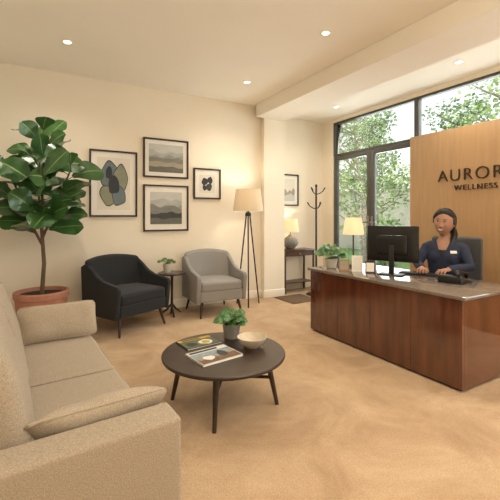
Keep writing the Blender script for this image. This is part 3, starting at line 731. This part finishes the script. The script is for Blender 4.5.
# ------------------------------------------------------------------ receptionist
pr = thing('person', 'smiling receptionist in a navy blazer with tied back dark hair, seated at the keyboard', 'person', (3.72, 2.36, 0), math.radians(-68))
torso = [(.475, .13, .09, .02), (.50, .16, .12, .015), (.57, .17, .125, .01), (.68, .135, .10, 0), (.80, .146, .108, -.005), (.90, .155, .11, -.01), (.975, .148, .092, 0), (1.015, .112, .074, .005), (1.045, .075, .060, .006), (1.08, .048, .048, .004), (1.18, .042, .048, -.012)]
bb = bmesh.new(); loft(bb, torso)
ARM = {-1: ((-.172, 0, .965), (-.245, -.10, .785), (-.15, -.315, .775)), 1: ((.172, 0, .965), (.245, -.09, .785), (.09, -.28, .775))}
def limbs(bm, hands=True):
    for s in (-1, 1):
        sh, el, wr = ARM[s]
        if hands: tube(bm, [(s*.09, 0, .985), sh, Vector(sh).lerp(Vector(el), .5), el, Vector(el).lerp(Vector(wr), .35), wr], [.045, .05, .044, .039, .038, .026], 16, True)
        else:
            e2 = Vector(el).lerp(Vector(wr), .93)
            tube(bm, [(s*.07, .005, .995), (s*.13, .003, .982), sh, Vector(sh).lerp(Vector(el), .5), el, Vector(el).lerp(Vector(wr), .4), e2], [.05, .055, .057, .054, .049, .045, .036], 18, True)
limbs(bb)
for s in (-1, 1):
    ell(bb, (s*.062, -.08, .87), (.058, .048, .06))
    tube(bb, [(s*.08, -.02, .55), (s*.10, -.25, .54), (s*.11, -.44, .53), (s*.11, -.455, .48), (s*.11, -.46, .3), (s*.11, -.46, .09)], [.09, .082, .062, .058, .052, .035], 16, True)
    tube(bb, [(s*.11, -.44, .045), (s*.115, -.56, .035)], [.038, .032], 14, True)
    sh, el, wr = ARM[s]; w = Vector(wr); h = (w-Vector(el)); h.z = 0; h.normalize()
    h = Vector((h.x*.5, h.y, -.05)).normalized(); side = Vector((0, 0, 1)).cross(h)*(-s)
    if side.x*(-s) < 0: side = -side
    upv = Vector((0, 0, 1))
    tube(bb, [w-h*.02, w+h*.01, w+h*.05, w+h*.085], [.027, .031, .037, .036], 16, True, squash=.5)
    lens = [.070, .080, .074, .058]
    for k in range(4):
        off = (1.5-k)*.0215; spread = (1.5-k)*.09
        p = w+h*.082+side*off; dd = (h+side*spread).normalized(); L = lens[k]
        tube(bb, [p-dd*.02, p, p+dd*L*.42+upv*.006, p+dd*L*.74-upv*.008, p+dd*L*.94-upv*.024], [.0095, .0093, .0088, .008, .0072], 10, True)
    p = w+h*.02+side*.026
    tube(bb, [p-side*.01, p+side*.02+h*.018-upv*.004, p+side*.030+h*.045-upv*.012, p+side*.030+h*.066-upv*.02], [.013, .012, .010, .0085], 10, True)
HC = Vector((0, -.025, 1.232))
HR = Matrix.Translation(HC) @ Matrix.Rotation(math.radians(-6), 4, 'Z') @ Matrix.Rotation(math.radians(5), 4, 'Y') @ Matrix.Rotation(math.radians(0), 4, 'X') @ Matrix.Scale(1.08, 4)
def G(v, s): return math.exp(-(v/s)**2)
def sstep(a, b, x):
    t = max(0, min(1, (x-a)/(b-a))); return t*t*(3-2*t)
def head_pt(n, feat=True):
    x, y, z = n; X = x*.087; Z = z*.126
    Y = -.098*abs(y)**.8 if y < 0 else y*.110
    if z < 0:
        t = -z; X *= 1-.24*t**1.6
        if y > 0: Y *= 1-.45*t
        else: Y *= 1-.03*t
    if feat and y < .1:
        pr_ = sstep(.030, -.034, Z)*.5+.5*sstep(.0, -.036, Z)
        if Z < -.036: pr_ *= 1-sstep(-.036, -.050, Z)
        wd = .0085+.006*sstep(.0, -.036, Z)
        if Z < .04: Y -= .019*pr_*G(X, wd)
        Y -= .005*(G(X-.012, .006)+G(X+.012, .006))*G(Z+.036, .008)
        Y += .006*G(abs(X)-.033, .014)*G(Z-.010, .012)
        Y -= .002*G(Z-.036, .009)*(1-G(X, .006)*.4)
        Y -= .006*G(abs(X)-.046, .016)*G(Z+.026, .016)
        Y -= .007*G(X, .022)*G(Z+.108, .018)
        Y += .002*G(X, .025)*G(Z+.090, .008)
        Y -= .005*G(X, .028)*G(Z+.068, .014)
    return Vector((X, Y, Z))
hb = bmesh.new(); bmesh.ops.create_icosphere(hb, subdivisions=6, radius=1)
for v in hb.verts: v.co = head_pt(v.co.normalized())
bvh = BVHTree.FromBMesh(hb)
def face(x, z, off=0):
    r = bvh.ray_cast(Vector((x, -1, z)), Vector((0, 1, 0))); return Vector((x, r[0].y-off, z))
for s in (-1, 1): ell(hb, (s*.086, .012, -.010), (.009, .018, .028))
merge(bb, hb, HR)
obj('body', remeshed(bb, .004, 2), M['skin'], pr, 180)
for s in (-1, 1):
    c = face(s*.033, .008); eb = bmesh.new(); ell(eb, (c.x, c.y+.0075, c.z), (.0145, .0105, .0072), 20, T=HR); eye = obj('eye', eb, M['eyew'], pr)
    ib = bmesh.new(); ell(ib, (c.x-.0015, c.y+.0005, c.z), (.0068, .004, .0068), 14, T=HR); obj('iris', ib, M['iris'], eye)
    lb = bmesh.new(); tube(lb, [HR @ (face(s*(.018+.0055*i), .010+.0062*math.sin(PI*i/5.5), .003)) for i in range(6)], .0016, 6); obj('eyelash', lb, M['hair'], pr)
    wb = bmesh.new(); tube(wb, [HR @ (face(s*(.016+.0066*i), .031+.0055*math.sin(PI*(i+.6)/7), .0)) for i in range(6)], [.0014, .0024, .0026, .0022, .0018, .001], 6); obj('eyebrow', wb, M['hair'], pr)
n = 12; up_, lo_, te = [], [], []
for i in range(n+1):
    u = -1+2*i/n; x = u*.031; zc = -.066+.012*u*u
    up_.append(HR @ face(x, zc+.002*(1-u*u), .0003)); lo_.append(HR @ face(x, zc-.012*(1-u*u), .0003))
    te.append(HR @ face(x*.82, zc-.005*(1-u*u)-.0005, -.0018))
lb = bmesh.new(); R_ = [.001+.0014*math.sin(PI*i/n) for i in range(n+1)]; tube(lb, up_, R_, 8, True); tube(lb, lo_, [r*1.25 for r in R_], 8, True); obj('lips', lb, M['lip'], pr)
tb2 = bmesh.new(); tube(tb2, te, [.001+.0052*math.sin(PI*i/n) for i in range(n+1)], 8, True); obj('teeth', tb2, M['tooth'], pr)
# hair: parted, combed over the temples to a low ponytail
def inside(p):
    if p.y > .05: return 1
    fx = abs(p.x-.012)
    top = .080-7.5*fx*fx
    a = (p.z-top)/.02
    bk = (p.y-(-.030))/.02
    if p.z < -.012: bk = (p.y-(.0+.55*(-.012-p.z)))/.02
    return max(a, bk)
h2 = bmesh.new(); bmesh.ops.create_icosphere(h2, subdivisions=7, radius=1)
for v in h2.verts:
    nn = v.co.normalized(); p = head_pt(nn, False)
    e = inside(p)
    full = .016+.006*max(0, nn.z)+.009*max(0, nn.y)+.0007*math.sin(math.atan2(p.z+.03, p.y+.02)*2+p.x*420)
    k = -.006+(full+.006)*sstep(-.3, 1.3, e)
    k -= .005*G(p.x-.012, .004)*(1 if nn.z > .4 and nn.y < .2 else 0)
    v.co = p+Vector((nn.x, nn.y*.9, nn.z*.8))*k
bmesh.ops.delete(h2, geom=[v for v in h2.verts if v.co.z < -.098], context='VERTS')
hd2 = bmesh.new(); merge(hd2, h2, HR)
tube(hd2, [HR @ Vector(p) for p in ((0, .095, -.03), (.03, .115, -.05), (.06, .10, -.08), (.084, .062, -.115), (.094, .012, -.15), (.092, -.035, -.205))], [.032, .038, .037, .034, .028, .009], 14, True)
obj('hair', hd2, M['hair'], pr, 180)
bl = bmesh.new(); loft(bl, [(z, rx+.005, ry+.005, y) for z, rx, ry, y in torso[2:8]]+[(1.04, .085, .066, .006)])
for s in (-1, 1): ell(bl, (s*.062, -.082, .87), (.062, .052, .065))
bl = remeshed(bl, .007, 2); BN = Vector((0, -.45, 1)).normalized(); BP = Vector((0, -.06, .97))
bmesh.ops.bisect_plane(bl, geom=bl.verts[:]+bl.edges[:]+bl.faces[:], plane_co=BP, plane_no=BN)
bmesh.ops.delete(bl, geom=[f for f in bl.faces if f.calc_center_median().y < 0 and (f.calc_center_median()-BP).dot(BN) > 0], context='FACES')
obj('blouse', bl, M['blouse'], pr, 180)
bz = bmesh.new(); loft(bz, [(.50, .185, .14, .01)]+[(z, rx+.018, ry+.017, y) for z, rx, ry, y in torso[2:8]]+[(1.065, .082, .070, .008)])
for s in (-1, 1): ell(bz, (s*.062, -.08, .87), (.072, .06, .075))
limbs(bz, False)
bz = remeshed(bz, .007, 5)
V0, VK = .845, .34
for s in (-1, 1):
    bmesh.ops.bisect_plane(bz, geom=bz.verts[:]+bz.edges[:]+bz.faces[:], plane_co=(0, 0, V0), plane_no=Vector((s, 0, -VK)).normalized())
bmesh.ops.bisect_plane(bz, geom=bz.verts[:]+bz.edges[:]+bz.faces[:], plane_co=(0, 0, 1.048), plane_no=(0, 0, 1))
dead = []
for f in bz.faces:
    c = f.calc_center_median()
    if (c.y < .0 and c.z > V0 and abs(c.x) < (c.z-V0)*VK) or c.z > 1.048: dead.append(f)
bmesh.ops.delete(bz, geom=dead, context='FACES')
bvz = BVHTree.FromBMesh(bz)
obj('blazer', bz, M['navy'], pr, 180)
for s in (-1, 1):
    b = bmesh.new(); rows = []
    for i in range(13):
        t = i/12; z = V0+.195*t; xi = (z-V0)*VK-.001; wd = .010+.034*math.sin(PI*min(1, t*.75+.05)); row = []
        for j in range(5):
            x = xi+wd*j/4
            r = bvz.ray_cast(Vector((s*max(x, xi+.004), -1, z)), Vector((0, 1, 0))); yy = r[0].y if r[0] and r[0].y < .01 else (row[-1].co.y+.006 if row else (rows[-1][0].co.y+.01 if rows else -.1))
            row.append(b.verts.new((s*x, yy-.003, z)))
        rows.append(row)
    for a, c in zip(rows, rows[1:]):
        for k in range(4): b.faces.new((a[k], a[k+1], c[k+1], c[k]))
    bmesh.ops.smooth_vert(b, verts=b.verts[:], factor=.5, use_axis_x=False, use_axis_y=True, use_axis_z=False)
    bmesh.ops.solidify(b, geom=b.faces[:], thickness=.003); obj('lapel', b, M['navy'], pr, 60)
bb_ = bvz.ray_cast(Vector((.10, -1, .93)), Vector((0, 1, 0))); nrm = bb_[1]
if nrm.y > 0: nrm = -nrm
q = nrm.to_track_quat('-Y', 'Z').to_matrix().to_4x4()
obj('name_badge', B((-.030, -.003, -.014), (.030, .003, .014), .001, 1, T=Matrix.Translation(bb_[0]+nrm*.004) @ q), M['paper'], pr)
tr = bmesh.new(); loft(tr, [(.47, .14, .10, .02), (.495, .17, .13, .015), (.57, .178, .132, .01), (.63, .16, .12, .005)])
for s in (-1, 1): tube(tr, [(s*.08, -.02, .55), (s*.10, -.25, .54), (s*.11, -.44, .53), (s*.11, -.455, .48), (s*.11, -.46, .3), (s*.11, -.46, .11)], [.096, .09, .072, .068, .064, .06], 16, True)
obj('trousers', remeshed(tr, .01, 3), M['navy'], pr, 180)
for s in (-1, 1):
    b = bmesh.new(); tube(b, [(s*.11, -.42, .045), (s*.11, -.48, .05), (s*.115, -.58, .036)], [.043, .046, .036], 14, True); obj('shoe', b, M['black'], pr)

# ------------------------------------------------------------------ world
w = bpy.data.worlds.new('world'); scene.world = w; w.use_nodes = True; nt = w.node_tree; bg = nt.nodes['Background']
tc = nt.nodes.new('ShaderNodeTexCoord'); sx = nt.nodes.new('ShaderNodeSeparateXYZ'); rp = nt.nodes.new('ShaderNodeValToRGB')
rp.color_ramp.elements[0].color = (1, .99, .96, 1); rp.color_ramp.elements[1].color = (.75, .88, 1, 1); rp.color_ramp.elements[1].position = .8
nt.links.new(tc.outputs['Generated'], sx.inputs[0]); nt.links.new(sx.outputs['Z'], rp.inputs[0]); nt.links.new(rp.outputs[0], bg.inputs['Color'])
bg.inputs['Strength'].default_value = 1.3
s = bpy.data.lights.new('sun', 'SUN'); s.energy = 2.6; s.angle = .05; s.color = (1, .95, .86); so = bpy.data.objects.new('sun', s); col.objects.link(so); so.rotation_euler = (math.radians(35), math.radians(-30), 0)
try:
    scene.view_settings.view_transform = 'Standard'; scene.view_settings.look = 'None'; scene.view_settings.exposure = .14
except Exception as ex: print(ex)
